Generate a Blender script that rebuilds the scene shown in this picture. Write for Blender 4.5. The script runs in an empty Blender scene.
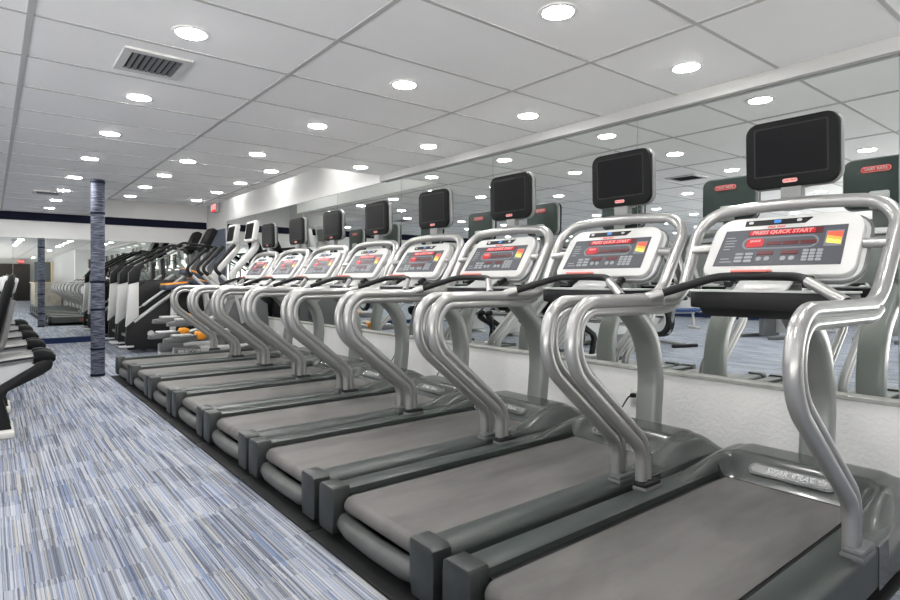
import bpy, bmesh, math, random
from mathutils import Vector, Matrix
random.seed(7)
C = bpy.context.scene.collection
SC = bpy.context.scene
PI = math.pi

# ------------------------------------------------------------------ materials
def _bsdf(name):
    m = bpy.data.materials.new(name); m.use_nodes = True
    nt = m.node_tree
    return m, nt, nt.nodes['Principled BSDF']

def mat(name, col, rough=0.5, metal=0.0, noise=0.0, nscale=8.0, bump=0.0, bscale=60.0, coat=0.0, spec=0.5):
    m, nt, b = _bsdf(name)
    b.inputs['Roughness'].default_value = rough
    b.inputs['Metallic'].default_value = metal
    b.inputs['Coat Weight'].default_value = coat
    b.inputs['Specular IOR Level'].default_value = spec
    b.inputs['Base Color'].default_value = (*col, 1)
    tc = nt.nodes.new('ShaderNodeTexCoord')
    if noise > 0:
        n = nt.nodes.new('ShaderNodeTexNoise'); n.inputs['Scale'].default_value = nscale
        n.inputs['Detail'].default_value = 5
        nt.links.new(tc.outputs['Object'], n.inputs['Vector'])
        mx = nt.nodes.new('ShaderNodeMix'); mx.data_type = 'RGBA'
        mx.inputs['A'].default_value = (*[c * (1 - noise) for c in col], 1)
        mx.inputs['B'].default_value = (*[min(1, c * (1 + noise)) for c in col], 1)
        nt.links.new(n.outputs['Fac'], mx.inputs['Factor'])
        nt.links.new(mx.outputs['Result'], b.inputs['Base Color'])
    if bump > 0:
        n2 = nt.nodes.new('ShaderNodeTexNoise'); n2.inputs['Scale'].default_value = bscale
        n2.inputs['Detail'].default_value = 4
        nt.links.new(tc.outputs['Object'], n2.inputs['Vector'])
        bp = nt.nodes.new('ShaderNodeBump'); bp.inputs['Strength'].default_value = bump
        bp.inputs['Distance'].default_value = 0.01
        nt.links.new(n2.outputs['Fac'], bp.inputs['Height'])
        nt.links.new(bp.outputs['Normal'], b.inputs['Normal'])
    return m

def emit(name, col, strength, base=None):
    m, nt, b = _bsdf(name)
    b.inputs['Base Color'].default_value = (*(base or (0, 0, 0)), 1)
    b.inputs['Emission Color'].default_value = (*col, 1)
    b.inputs['Emission Strength'].default_value = strength
    return m

def mirror_mat(name):
    m = bpy.data.materials.new(name); m.use_nodes = True
    nt = m.node_tree; nt.nodes.clear()
    o = nt.nodes.new('ShaderNodeOutputMaterial'); g = nt.nodes.new('ShaderNodeBsdfGlossy')
    g.inputs['Color'].default_value = (0.90, 0.93, 0.91, 1); g.inputs['Roughness'].default_value = 0.0
    nt.links.new(g.outputs[0], o.inputs[0])
    return m

def carpet_mat():
    m, nt, b = _bsdf('striped_carpet')
    N, L = nt.nodes, nt.links
    tc = N.new('ShaderNodeTexCoord'); sp = N.new('ShaderNodeSeparateXYZ')
    L.new(tc.outputs['Object'], sp.inputs[0])
    def math_(op, a, bb=None):
        n = N.new('ShaderNodeMath'); n.operation = op
        for i, v in enumerate((a, bb)):
            if v is None: continue
            if isinstance(v, (int, float)): n.inputs[i].default_value = v
            else: L.new(v, n.inputs[i])
        return n.outputs[0]
    def wn(x, y, z=0.0):
        c = N.new('ShaderNodeCombineXYZ'); w = N.new('ShaderNodeTexWhiteNoise'); w.noise_dimensions = '3D'
        L.new(x, c.inputs[0]); L.new(y, c.inputs[1]); c.inputs[2].default_value = z
        L.new(c.outputs[0], w.inputs['Vector'])
        return w.outputs['Value']
    X, Y = sp.outputs[0], sp.outputs[1]
    zero = math_('MULTIPLY', X, 0.0)
    def streak(wid, length, seed, tile):
        i = math_('FLOOR', math_('DIVIDE', X, wid))
        t = math_('FLOOR', math_('DIVIDE', X, tile))
        off = wn(t, zero, seed)
        j = math_('FLOOR', math_('ADD', math_('DIVIDE', Y, length), off))
        return wn(i, j, seed + 3.1)
    s1 = streak(0.0048, 0.42, 1.0, 0.25)
    s2 = streak(0.0095, 0.61, 5.0, 0.25)
    s3 = streak(0.0026, 0.30, 9.0, 0.125)
    s4 = streak(0.125, 0.305, 13.0, 0.125)
    v = math_('ADD', math_('ADD', math_('MULTIPLY', s1, 0.36), math_('MULTIPLY', s2, 0.24)),
              math_('ADD', math_('MULTIPLY', s3, 0.25), math_('MULTIPLY', s4, 0.15)))
    nz = N.new('ShaderNodeTexNoise'); nz.inputs['Scale'].default_value = 330; nz.inputs['Detail'].default_value = 2
    L.new(tc.outputs['Object'], nz.inputs['Vector'])
    v = math_('ADD', v, math_('MULTIPLY', math_('SUBTRACT', nz.outputs['Fac'], 0.5), 0.8))
    r = N.new('ShaderNodeValToRGB'); L.new(v, r.inputs[0])
    e = r.color_ramp.elements
    e[0].position = 0.20; e[0].color = (0.062, 0.070, 0.092, 1)
    e[1].position = 0.80; e[1].color = (0.37, 0.385, 0.42, 1)
    for p, c in ((0.36, (0.105, 0.116, 0.147)), (0.50, (0.19, 0.207, 0.252)), (0.62, (0.275, 0.295, 0.345))):
        q = e.new(p); q.color = (*c, 1)
    # beige and blue threads
    h = streak(0.0055, 0.42, 21.0, 0.25)
    def gate(val, th):
        return math_('GREATER_THAN', val, th)
    mx = N.new('ShaderNodeMix'); mx.data_type = 'RGBA'; mx.blend_type = 'MIX'
    L.new(math_('MULTIPLY', gate(h, 0.86), 0.55), mx.inputs['Factor'])
    L.new(r.outputs[0], mx.inputs['A']); mx.inputs['B'].default_value = (0.33, 0.31, 0.255, 1)
    h2 = streak(0.009, 0.40, 31.0, 0.25)
    mx2 = N.new('ShaderNodeMix'); mx2.data_type = 'RGBA'
    L.new(math_('MULTIPLY', gate(h2, 0.88), 0.4), mx2.inputs['Factor'])
    L.new(mx.outputs['Result'], mx2.inputs['A']); mx2.inputs['B'].default_value = (0.135, 0.195, 0.35, 1)
    L.new(mx2.outputs['Result'], b.inputs['Base Color'])
    b.inputs['Roughness'].default_value = 0.95
    b.inputs['Specular IOR Level'].default_value = 0.1
    bp = N.new('ShaderNodeBump'); bp.inputs['Strength'].default_value = 0.35; bp.inputs['Distance'].default_value = 0.004
    L.new(v, bp.inputs['Height']); L.new(bp.outputs[0], b.inputs['Normal'])
    return m

def belt_mat():
    m, nt, b = _bsdf('worn_belt')
    N, L = nt.nodes, nt.links
    tc = N.new('ShaderNodeTexCoord')
    oi = N.new('ShaderNodeObjectInfo')
    ad = N.new('ShaderNodeVectorMath'); ad.operation = 'ADD'
    sc = N.new('ShaderNodeVectorMath'); sc.operation = 'SCALE'; sc.inputs['Scale'].default_value = 2.3
    L.new(oi.outputs['Location'], sc.inputs[0])
    L.new(tc.outputs['Object'], ad.inputs[0]); L.new(sc.outputs[0], ad.inputs[1])
    mp = N.new('ShaderNodeMapping'); mp.inputs['Scale'].default_value = (1.3, 5.0, 1.0)
    L.new(ad.outputs[0], mp.inputs[0])
    n = N.new('ShaderNodeTexNoise'); n.inputs['Scale'].default_value = 0.9; n.inputs['Detail'].default_value = 8; n.inputs['Roughness'].default_value = 0.65
    L.new(mp.outputs[0], n.inputs['Vector'])
    r = N.new('ShaderNodeValToRGB'); L.new(n.outputs['Fac'], r.inputs[0])
    e = r.color_ramp.elements
    e[0].position = 0.30; e[0].color = (0.060, 0.057, 0.055, 1)
    e[1].position = 0.56; e[1].color = (0.105, 0.100, 0.096, 1)
    f = N.new('ShaderNodeTexNoise'); f.inputs['Scale'].default_value = 180
    L.new(tc.outputs['Object'], f.inputs['Vector'])
    mx = N.new('ShaderNodeMix'); mx.data_type = 'RGBA'; mx.blend_type = 'MULTIPLY'; mx.inputs['Factor'].default_value = 0.45
    L.new(r.outputs[0], mx.inputs['A']); L.new(f.outputs['Color'], mx.inputs['B'])
    L.new(r.outputs[0], b.inputs['Base Color'])
    b.inputs['Roughness'].default_value = 0.62
    bp = N.new('ShaderNodeBump'); bp.inputs['Strength'].default_value = 0.12; bp.inputs['Distance'].default_value = 0.004
    L.new(f.outputs['Fac'], bp.inputs['Height']); L.new(bp.outputs[0], b.inputs['Normal'])
    return m

def wrap_mat():
    m, nt, b = _bsdf('navy_carpet_wrap')
    N, L = nt.nodes, nt.links
    tc = N.new('ShaderNodeTexCoord'); mp = N.new('ShaderNodeMapping')
    mp.inputs['Scale'].default_value = (6, 6, 55); mp.inputs['Rotation'].default_value = (0.06, 0.05, 0)
    L.new(tc.outputs['Object'], mp.inputs[0])
    n = N.new('ShaderNodeTexNoise'); n.inputs['Scale'].default_value = 1.6; n.inputs['Detail'].default_value = 4
    L.new(mp.outputs[0], n.inputs['Vector'])
    r = N.new('ShaderNodeValToRGB'); L.new(n.outputs['Fac'], r.inputs[0])
    e = r.color_ramp.elements
    e[0].position = 0.38; e[0].color = (0.018, 0.022, 0.038, 1)
    e[1].position = 0.66; e[1].color = (0.14, 0.155, 0.205, 1)
    L.new(r.outputs[0], b.inputs['Base Color']); b.inputs['Roughness'].default_value = 0.9
    return m

def wood_mat(name, c1, c2):
    m, nt, b = _bsdf(name)
    N, L = nt.nodes, nt.links
    tc = N.new('ShaderNodeTexCoord'); mp = N.new('ShaderNodeMapping'); mp.inputs['Scale'].default_value = (4, 4, 0.7)
    L.new(tc.outputs['Object'], mp.inputs[0])
    n = N.new('ShaderNodeTexNoise'); n.inputs['Scale'].default_value = 6; n.inputs['Detail'].default_value = 6
    L.new(mp.outputs[0], n.inputs['Vector'])
    mx = N.new('ShaderNodeMix'); mx.data_type = 'RGBA'
    mx.inputs['A'].default_value = (*c1, 1); mx.inputs['B'].default_value = (*c2, 1)
    L.new(n.outputs['Fac'], mx.inputs['Factor']); L.new(mx.outputs['Result'], b.inputs['Base Color'])
    b.inputs['Roughness'].default_value = 0.45
    return m

M = dict(
    carpet=carpet_mat(),
    ceil=mat('ceiling_tile', (0.84, 0.84, 0.835), 0.9, noise=0.03, nscale=3, bump=0.08, bscale=140),
    tbar=mat('ceiling_tbar', (0.43, 0.43, 0.425), 0.6),
    wall=mat('white_paint', (0.70, 0.70, 0.69), 0.8, noise=0.05, nscale=1.5),
    plaster=mat('rough_plaster', (0.90, 0.895, 0.88), 0.85, noise=0.04, nscale=6, bump=0.35, bscale=45),
    ledge=mat('dusty_ledge', (0.36, 0.36, 0.34), 0.8, noise=0.35, nscale=14),
    mirror=mirror_mat('mirror_silver'),
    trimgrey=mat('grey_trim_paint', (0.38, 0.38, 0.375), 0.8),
    seam=mat('mirror_edge', (0.16, 0.17, 0.17), 0.4),
    navy=mat('navy_band', (0.008, 0.010, 0.022), 0.8, spec=0.1),
    navybase=mat('navy_base', (0.012, 0.022, 0.065), 0.8, spec=0.15),
    greywall=mat('grey_paint', (0.33, 0.34, 0.35), 0.8),
    slate=mat('slate_paint', (0.10, 0.13, 0.14), 0.7),
    doorblue=mat('door_blue', (0.10, 0.12, 0.17), 0.6),
    lens=emit('lamp_lens', (1.0, 0.985, 0.96), 168.0),
    trimw=mat('lamp_trim', (0.75, 0.75, 0.74), 0.5),
    wrap=wrap_mat(),
    rail=mat('rail_paint', (0.034, 0.042, 0.040), 0.36, noise=0.2, nscale=7, coat=0.0, spec=0.5),
    capm=mat('end_cap_plastic', (0.017, 0.021, 0.020), 0.42, noise=0.6, nscale=22),
    belt=belt_mat(),
    black=mat('black_plastic', (0.009, 0.009, 0.010), 0.45, spec=0.25),
    rubber=mat('black_rubber', (0.008, 0.008, 0.009), 0.55, noise=0.3, nscale=40, spec=0.25),
    matr=mat('mat_rubber', (0.007, 0.0075, 0.008), 0.6, noise=0.3, nscale=10, spec=0.2),
    hood=mat('hood_plastic', (0.046, 0.052, 0.050), 0.27, noise=0.06, nscale=4, coat=0.2, spec=0.5),
    silver=mat('silver_tube', (0.36, 0.36, 0.355), 0.30, metal=0.65, coat=0.15),
    guard=mat('guard_grey', (0.055, 0.059, 0.057), 0.5, noise=0.4, nscale=15),
    arch=mat('grey_arch', (0.22, 0.23, 0.222), 0.35, metal=0.3, coat=0.2),
    chrome=mat('chrome', (0.80, 0.81, 0.82), 0.18, metal=1.0),
    white=mat('white_plastic', (0.48, 0.48, 0.475), 0.4),
    lightgrey=mat('light_grey_plastic', (0.46, 0.47, 0.47), 0.45),
    midgrey=mat('mid_grey_plastic', (0.10, 0.104, 0.108), 0.45),
    panel=mat('console_panel', (0.060, 0.064, 0.075), 0.45, spec=0.3),
    panellight=mat('console_outline', (0.14, 0.15, 0.17), 0.45),
    key=mat('key_grey', (0.22, 0.235, 0.25), 0.5),
    bezel=mat('monitor_bezel', (0.009, 0.0095, 0.010), 0.5, spec=0.07),
    shell=mat('monitor_shell', (0.17, 0.175, 0.175), 0.4),
    back=mat('monitor_back', (0.022, 0.034, 0.032), 0.35),
    screen=mat('screen_glass', (0.006, 0.006, 0.007), 0.3, spec=0.06),
    red=mat('red_paint', (0.62, 0.05, 0.05), 0.5),
    switch=mat('faded_red', (0.62, 0.17, 0.14), 0.5),
    pink=mat('pale_red_plate', (0.75, 0.42, 0.40), 0.5),
    ledred=emit('led_red', (1.0, 0.008, 0.025), 0.5, (0.06, 0, 0)),
    ledtext=emit('led_text', (1.0, 0.35, 0.35), 0.95),
    leddark=emit('led_dark', (0.25, 0.0, 0.01), 0.15, (0.05, 0.004, 0.006)),
    blue=mat('blue_dot', (0.05, 0.20, 0.55), 0.4),
    orange=mat('orange_plastic', (0.80, 0.30, 0.02), 0.45),
    yellow=mat('yellow_print', (0.85, 0.62, 0.10), 0.5),
    cred=mat('chart_red', (0.75, 0.08, 0.04), 0.5),
    corange=mat('chart_orange', (0.85, 0.33, 0.05), 0.5),
    navypad=mat('navy_pad', (0.028, 0.036, 0.062), 0.55),
    bluepad=mat('blue_vinyl', (0.015, 0.045, 0.15), 0.45),
    exitred=emit('exit_red', (1.0, 0.03, 0.04), 0.9),
    exitwhite=emit('exit_white', (1.0, 0.6, 0.6), 1.2),
    vent=mat('vent_metal', (0.55, 0.55, 0.54), 0.5),
    ventdark=mat('vent_cavity', (0.015, 0.015, 0.015), 0.8),
    darkwood=wood_mat('dark_wood', (0.016, 0.012, 0.010), (0.035, 0.026, 0.02)),
    tanwood=wood_mat('tan_wood', (0.42, 0.32, 0.20), (0.55, 0.44, 0.30)),
    stone=mat('stone_counter', (0.40, 0.37, 0.31), 0.7, noise=0.4, nscale=5),
    leaf=mat('leaf_green', (0.10, 0.22, 0.06), 0.6, noise=0.4, nscale=20),
    outlet=mat('outlet_plate', (0.62, 0.61, 0.58), 0.4),
)

# ------------------------------------------------------------------ mesh helpers
OFF = Vector((0, 0, 0))
class MB:
    def __init__(self): self.bm = bmesh.new()
    def box(self, x0, x1, y0, y1, z0, z1, bev=0.0, seg=2, mtx=None):
        t = bmesh.new()
        bmesh.ops.create_cube(t, size=1.0)
        for v in t.verts:
            v.co = Vector(((x0 + x1) / 2 + v.co.x * (x1 - x0), (y0 + y1) / 2 + v.co.y * (y1 - y0), (z0 + z1) / 2 + v.co.z * (z1 - z0)))
        if bev > 0:
            bmesh.ops.bevel(t, geom=t.edges[:], offset=bev, segments=seg, affect='EDGES', profile=0.5)
        return self._add(t, mtx)
    def _add(self, t, mtx=None):
        if mtx is not None: bmesh.ops.transform(t, matrix=mtx, verts=t.verts)
        me = bpy.data.meshes.new('tmp'); t.to_mesh(me); t.free()
        self.bm.from_mesh(me); bpy.data.meshes.remove(me)
        return self
    def tube(self, pts, r, n=12, cap=True, flat=None, up=None):
        """sweep a round (or flat=(half_width, half_depth) rounded-rectangle) section along pts"""
        pts = [Vector(p) for p in pts]
        bm = self.bm; rings = []
        T = []
        for i in range(len(pts)):
            a = pts[max(0, i - 1)]; b = pts[min(len(pts) - 1, i + 1)]
            T.append((b - a).normalized())
        nrm = Vector(up) if up else (Vector((0, 1, 0)) if abs(T[0].y) < 0.9 else Vector((1, 0, 0)))
        nrm = (nrm - T[0] * nrm.dot(T[0])).normalized()
        for i, p in enumerate(pts):
            if i:
                nrm = (nrm - T[i] * nrm.dot(T[i])).normalized()
            bn = T[i].cross(nrm)
            ring = []
            rr = r[i] if isinstance(r, (list, tuple)) else r
            for k in range(n):
                a = 2 * PI * k / n
                ca, sa = math.cos(a), math.sin(a)
                if flat:
                    e = 0.45
                    ca = math.copysign(abs(ca) ** e, ca) * flat[0]; sa = math.copysign(abs(sa) ** e, sa) * flat[1]
                    ring.append(bm.verts.new(p + nrm * ca + bn * sa))
                else:
                    ring.append(bm.verts.new(p + nrm * (ca * rr) + bn * (sa * rr)))
            rings.append(ring)
        for a, b in zip(rings, rings[1:]):
            for k in range(n):
                bm.faces.new((a[k], a[(k + 1) % n], b[(k + 1) % n], b[k]))
        if cap:
            bm.faces.new(list(reversed(rings[0]))); bm.faces.new(rings[-1])
        return self
    def lathe(self, prof, cx, cy, n=32, axis='z', mtx=None):
        t = bmesh.new(); rings = []
        for (r, z) in prof:
            rings.append([t.verts.new((cx + r * math.cos(2 * PI * k / n), cy + r * math.sin(2 * PI * k / n), z)) for k in range(n)])
        for a, b in zip(rings, rings[1:]):
            for k in range(n):
                t.faces.new((a[k], a[(k + 1) % n], b[(k + 1) % n], b[k]))
        t.faces.new(list(reversed(rings[0]))); t.faces.new(rings[-1])
        return self._add(t, mtx)
    def prism(self, poly, h0, h1, plane='xz', bev=0.0, seg=2, mtx=None):
        """poly of 2d points extruded: plane 'xz' -> along y, 'xy' -> along z, 'yz' -> along x"""
        t = bmesh.new()
        def P(a, b, h):
            return {'xz': (a, h, b), 'xy': (a, b, h), 'yz': (h, a, b)}[plane]
        v0 = [t.verts.new(P(a, b, h0)) for a, b in poly]; v1 = [t.verts.new(P(a, b, h1)) for a, b in poly]
        t.faces.new(v0); t.faces.new(list(reversed(v1)))
        n = len(poly)
        for k in range(n):
            t.faces.new((v0[k], v1[k], v1[(k + 1) % n], v0[(k + 1) % n]))
        bmesh.ops.recalc_face_normals(t, faces=t.faces)
        if bev > 0:
            ed = [e for e in t.edges if all(len(f.verts) > 4 or True for f in e.link_faces)]
            cap = set()
            for f in t.faces:
                if len(f.verts) == n and n != 4:
                    for e in f.edges: cap.add(e)
            bmesh.ops.bevel(t, geom=list(cap) if cap else ed, offset=bev, segments=seg, affect='EDGES', profile=0.5)
        return self._add(t, mtx)
    def build(self, name, m, parent=None, smooth=40, off=None):
        bm = self.bm
        bmesh.ops.recalc_face_normals(bm, faces=bm.faces)
        o = OFF if off is None else Vector(off)
        if o.length: bmesh.ops.translate(bm, vec=-o, verts=bm.verts)
        me = bpy.data.meshes.new(name); bm.to_mesh(me); bm.free()
        me.materials.append(m if not isinstance(m, str) else M[m])
        if smooth:
            for p in me.polygons: p.use_smooth = True
            try: me.set_sharp_from_angle(angle=math.radians(smooth))
            except Exception: pass
        ob = bpy.data.objects.new(name, me); C.objects.link(ob)
        if parent is not None: ob.parent = parent
        return ob

def fillet(pts, radii, n=8):
    """polyline with rounded corners; radii has one value per inner corner"""
    pts = [Vector(p) for p in pts]; out = [pts[0]]
    for i in range(1, len(pts) - 1):
        p, a, b = pts[i], (pts[i - 1] - pts[i]), (pts[i + 1] - pts[i])
        la, lb = a.length, b.length
        a.normalize(); b.normalize()
        ang = a.angle(b)
        r = radii[i - 1]
        tl = min(r / math.tan(ang / 2), la * 0.98, lb * 0.98); r = tl * math.tan(ang / 2)
        c = p + (a + b).normalized() * (r / math.sin(ang / 2))
        s, e = p + a * tl - c, p + b * tl - c
        tot = s.angle(e)
        for k in range(n + 1):
            f = k / n
            out.append(c + (s * math.sin((1 - f) * tot) + e * math.sin(f * tot)) / math.sin(tot))
    out.append(pts[-1])
    res = [out[0]]
    for q in out[1:]:
        if (q - res[-1]).length > 1e-4: res.append(q)
    return res

def rrect(w, h, r, n=6, cx=0, cy=0):
    """rounded rectangle outline; r may be 4 radii (br, tr, tl, bl)"""
    rs = r if isinstance(r, (list, tuple)) else [r] * 4
    pts = []
    for (sx, sy, a0), rr in zip(((1, -1, -90), (1, 1, 0), (-1, 1, 90), (-1, -1, 180)), rs):
        px, py = cx + sx * (w / 2 - rr), cy + sy * (h / 2 - rr)
        for k in range(n + 1):
            a = math.radians(a0 + 90 * k / n)
            pts.append((px + rr * math.cos(a), py + rr * math.sin(a)))
    return pts

def tag(o, label, cat=None, group=None, kind=None):
    if label: o['label'] = label
    if cat: o['category'] = cat
    if group: o['group'] = group
    if kind: o['kind'] = kind
    return o
def struct(o, label=None, cat=None):
    o['kind'] = 'structure'
    if label: o['label'] = label
    if cat: o['category'] = cat
    return o
def empty(name, loc, rz=0.0):
    o = bpy.data.objects.new(name, None); o.empty_display_size = 0.1
    C.objects.link(o); o.location = loc; o.rotation_euler.z = rz
    return o
KIDS = {}
def copy_tree(o):
    kids = [c for c in C.objects if c.parent == o]
    r = o.copy(); C.objects.link(r)
    for k in kids:
        c = k.copy(); C.objects.link(c); c.parent = r
        for g in [q for q in C.objects if q.parent == k]:
            d = g.copy(); C.objects.link(d); d.parent = c
    return r

def text_obj(name, s, size, m, parent, mtx, shear=0.0, offset=0.0, extrude=0.0008, off=None, spacing=1.0):
    cu = bpy.data.curves.new('txt', 'FONT'); cu.body = s; cu.size = size; cu.align_x = 'CENTER'; cu.align_y = 'CENTER'
    cu.shear = shear; cu.offset = offset; cu.extrude = extrude; cu.resolution_u = 2; cu.space_character = spacing
    t = bpy.data.objects.new('txt', cu); C.objects.link(t)
    bpy.context.view_layer.update()
    dg = bpy.context.evaluated_depsgraph_get()
    me = bpy.data.meshes.new_from_object(t.evaluated_get(dg))
    bpy.data.objects.remove(t); bpy.data.curves.remove(cu)
    me.transform(mtx)
    o = OFF if off is None else Vector(off)
    if o.length: me.transform(Matrix.Translation(-o))
    me.name = name; me.materials.clear(); me.materials.append(M[m])
    ob = bpy.data.objects.new(name, me); C.objects.link(ob)
    if parent is not None: ob.parent = parent
    return ob

def frame(origin, xa, ya):
    """matrix with local x -> xa, local y -> ya, local z -> xa x ya"""
    xa, ya = Vector(xa).normalized(), Vector(ya).normalized()
    za = xa.cross(ya)
    m = Matrix((xa, ya, za)).transposed().to_4x4()
    m.translation = Vector(origin)
    return m

# ------------------------------------------------------------------ room shell
XL, XR, YB, YF = -10.0, 3.53, -15.0, 12.6
HC = 2.35
HU = 2.95
WX0 = -1.7
o = MB().box(XL, 3.8, 1.7, YF + 0.2, -0.1, 0.0).box(-1.75, 3.8, YB, 1.7, -0.1, 0.0).build('floor', 'carpet', smooth=0)
struct(o, 'blue and grey striped carpet floor', 'floor')
# ceiling: three slabs leave an L-shaped raised strip along the far right
o = MB().box(XL, 1.36, 1.7, YF + 0.1, HC, HU).box(-1.75, 1.36, YB, 1.7, HC, HU).box(1.36, 2.75, YB, 9.8, HC, HU).box(2.75, XR + 0.1, YB, 5.64, HC, HU) \
    .box(1.3, XR + 0.2, 5.5, YF + 0.2, HU, HU + 0.1).build('ceiling', 'ceil', smooth=0)
struct(o, 'white drop ceiling of large rectangular tiles', 'ceiling')
g = MB()
for k in range(-8, 3):
    x = 0.139 + 1.2175 * k
    yf = YF if x < 1.37 else 9.8
    g.box(x - 0.013, x + 0.013, YB if x > WX0 else 1.8, yf if abs(x - 1.37) > 0.03 else 9.8, HC - 0.004, HC + 0.001)
for k in range(-27, 21):
    y = 0.155 + 0.609 * k
    if y > YF: continue
    xr = XR if y < 5.6 else (2.75 if y < 9.8 else 1.36)
    g.box(XL if y > 1.8 else WX0, xr, y - 0.010, y + 0.010, HC - 0.0035, HC + 0.001)
struct(g.build('trim_1', 'tbar', smooth=0), 'grey metal grid between the ceiling tiles', 'ceiling grid')
# right wall
o = MB().box(XR + 0.02, XR + 0.25, -2.0, YF + 0.2, 0.0, HU).build('wall_right', 'wall', smooth=0)
struct(o, 'white wall carrying the long mirror', 'wall')
o = MB().box(XR - 0.045, XR + 0.03, -2.0, 11.22, 0.0, 0.525, bev=0.006).build('wall_right_lower', 'plaster', smooth=0)
struct(o, 'rough white plastered lower wall below the long mirror', 'wall')
o = MB().box(XR - 0.055, XR + 0.03, -2.0, 11.24, 0.525, 0.548, bev=0.004).build('trim_2', 'ledge', smooth=0)
struct(o, 'dusty grey ledge under the long mirror', 'ledge')
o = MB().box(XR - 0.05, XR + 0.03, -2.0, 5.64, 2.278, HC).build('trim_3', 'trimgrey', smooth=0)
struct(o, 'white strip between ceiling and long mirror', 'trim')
o = MB().box(XR - 0.004, XR + 0.03, -2.0, 11.24, 2.272, 2.278).box(XR - 0.004, XR + 0.03, 11.22, 11.24, 0.548, 2.278).build('trim_4', 'seam', smooth=0)
struct(o, 'thin dark edge of the long mirror', 'trim')
# mirror panes on the right wall
seams = [-2.0 + 0.0, -0.66, 0.83, 2.31, 3.79, 5.27, 6.76, 8.25, 9.735, 11.22]
names = ['hidden behind the viewer', 'nearest, at the right edge', 'behind the nearest treadmill monitor',
         'behind the second treadmill monitor', 'behind the third treadmill monitor', 'behind the fifth treadmill monitor',
         'behind the seventh treadmill monitor', 'second from the far end', 'last at the far end']
for (a, b), nm in zip(zip(seams, seams[1:]), names):
    p = MB().box(XR, XR + 0.02, a + 0.003, b - 0.003, 0.548, 2.272).build('wall_mirror', 'mirror', smooth=0)
    tag(p, 'frameless mirror pane on the right wall, ' + nm, 'mirror', 'mirror panes along the right wall')
# far wall
o = MB().box(XL, XR + 0.2, YF, YF + 0.2, 0, HU).build('wall_far', 'wall', smooth=0)
struct(o, 'white far wall above the far mirror', 'wall')
o = MB().box(XL, XR, YF - 0.03, YF, 2.205, 2.35).build('trim_5', 'navy', smooth=0)
struct(o, 'dark navy band across the far wall', 'band')
o = MB().box(XL, XR, YF - 0.05, YF, 0, 0.10).build('baseboard_far', 'navybase', smooth=0)
struct(o, 'navy baseboard under the far mirror', 'baseboard')
MTX = Matrix.Translation((0.0, YF - 0.02, 0)) @ Matrix.Rotation(math.radians(0.25), 4, 'Z')
for a, b, nm in ((-10, -6.6, 'leftmost, outside the photo'), (-6.6, -3.2, 'left of the recumbent bikes'), (-3.2, 0.30, 'behind the recumbent bikes'), (0.30, 3.42, 'behind the wrapped column')):
    p = MB().box(a + 0.003, b - 0.003, 0, 0.018, 0.10, 1.90, mtx=MTX).build('wall_mirror', 'mirror', smooth=0)
    tag(p, 'large mirror pane on the far wall, ' + nm, 'mirror', 'mirror panes on the far wall')
# left wall and the part of the room behind the viewer
struct(MB().box(XL - 0.2, XL, 1.7, YF + 0.2, 0, HU).build('wall_left', 'wall', smooth=0), 'white wall at the far left', 'wall')
# unseen open windows added beside and behind the viewer to let in light
WX, WY = -1.7, 1.8
wf = MB()
for k in range(12):
    y = YB + (WY - YB) * k / 11
    wf.box(WX - 0.04, WX + 0.04, y - 0.03, y + 0.03, 0.12, 2.3)
wf.box(WX - 0.05, WX + 0.05, YB, WY, 0, 0.12).box(WX - 0.05, WX + 0.05, YB, WY, 2.3, HC)
struct(wf.build('added_window_1', 'midgrey', smooth=0), 'tall unseen windows added for daylight, on the left of the viewer', 'added_window')
wf = MB()
for k in range(7):
    x = XL + (WX - XL) * k / 6
    wf.box(x - 0.03, x + 0.03, WY - 0.04, WY + 0.04, 0.12, 2.3)
wf.box(XL, WX, WY - 0.05, WY + 0.05, 0, 0.12).box(XL, WX, WY - 0.05, WY + 0.05, 2.3, HC)
struct(wf.build('added_window_2', 'midgrey', smooth=0), 'tall unseen windows added for daylight, left of the walkway', 'added_window')
struct(MB().box(XL, XL + 0.02, WY, YF, 0, 0.16).build('baseboard_left', 'navybase', smooth=0), 'navy baseboard of the left wall', 'baseboard')
struct(MB().box(WX - 0.2, 3.9, YB - 0.2, YB, 0, HU).build('wall_back', 'wall', smooth=0), 'white wall behind the viewer', 'wall')
struct(MB().box(2.75, 3.9, -2.2, -2.0, 0, HC).build('wall_back_right', 'wall', smooth=0), 'white wall end behind the viewer', 'wall')
struct(MB().box(2.75, 2.95, YB, -2.2, 0, HC).build('wall_right_back', 'greywall', smooth=0), 'grey wall behind the viewer', 'wall')

# ------------------------------------------------------------------ recessed lights
def make_light():
    t = empty('recessed_downlight', (0, 0, HC))
    MB().lathe([(0.070, 0.0), (0.070, -0.006), (0.088, -0.004), (0.090, 0.0)], 0, 0, 28).build('trim_ring', 'trimw', t)
    MB().lathe([(0.069, -0.001), (0.066, -0.007), (0.045, -0.011), (0.012, -0.013)], 0, 0, 28).build('lens', 'lens', t)
    return t
ORD = ['nearest', 'second', 'third', 'fourth', 'fifth', 'sixth', 'seventh', 'eighth', 'ninth', 'tenth', 'eleventh', 'twelfth']
proto_light = [None]
def the_row(nm): return nm + ' row'
def lights(x, ys, rowname, group):
    for i, y in enumerate(ys):
        if proto_light[0] is None:
            t = proto_light[0] = make_light()
        else:
            t = copy_tree(proto_light[0])
        t.location = (x, y, HC)
        tag(t, 'round recessed ceiling light, ' + ORD[i] + ' from viewer in ' + rowname, 'ceiling light', group)
lights(3.06, (0.47, 1.69, 2.91, 4.13, 5.34), 'row beside the long mirror', 'ceiling lights beside the long mirror')
lights(1.98, (0.48, 1.70, 2.92, 4.12, 5.41), 'row above the treadmill belts', 'ceiling lights over the treadmill belts')
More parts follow.
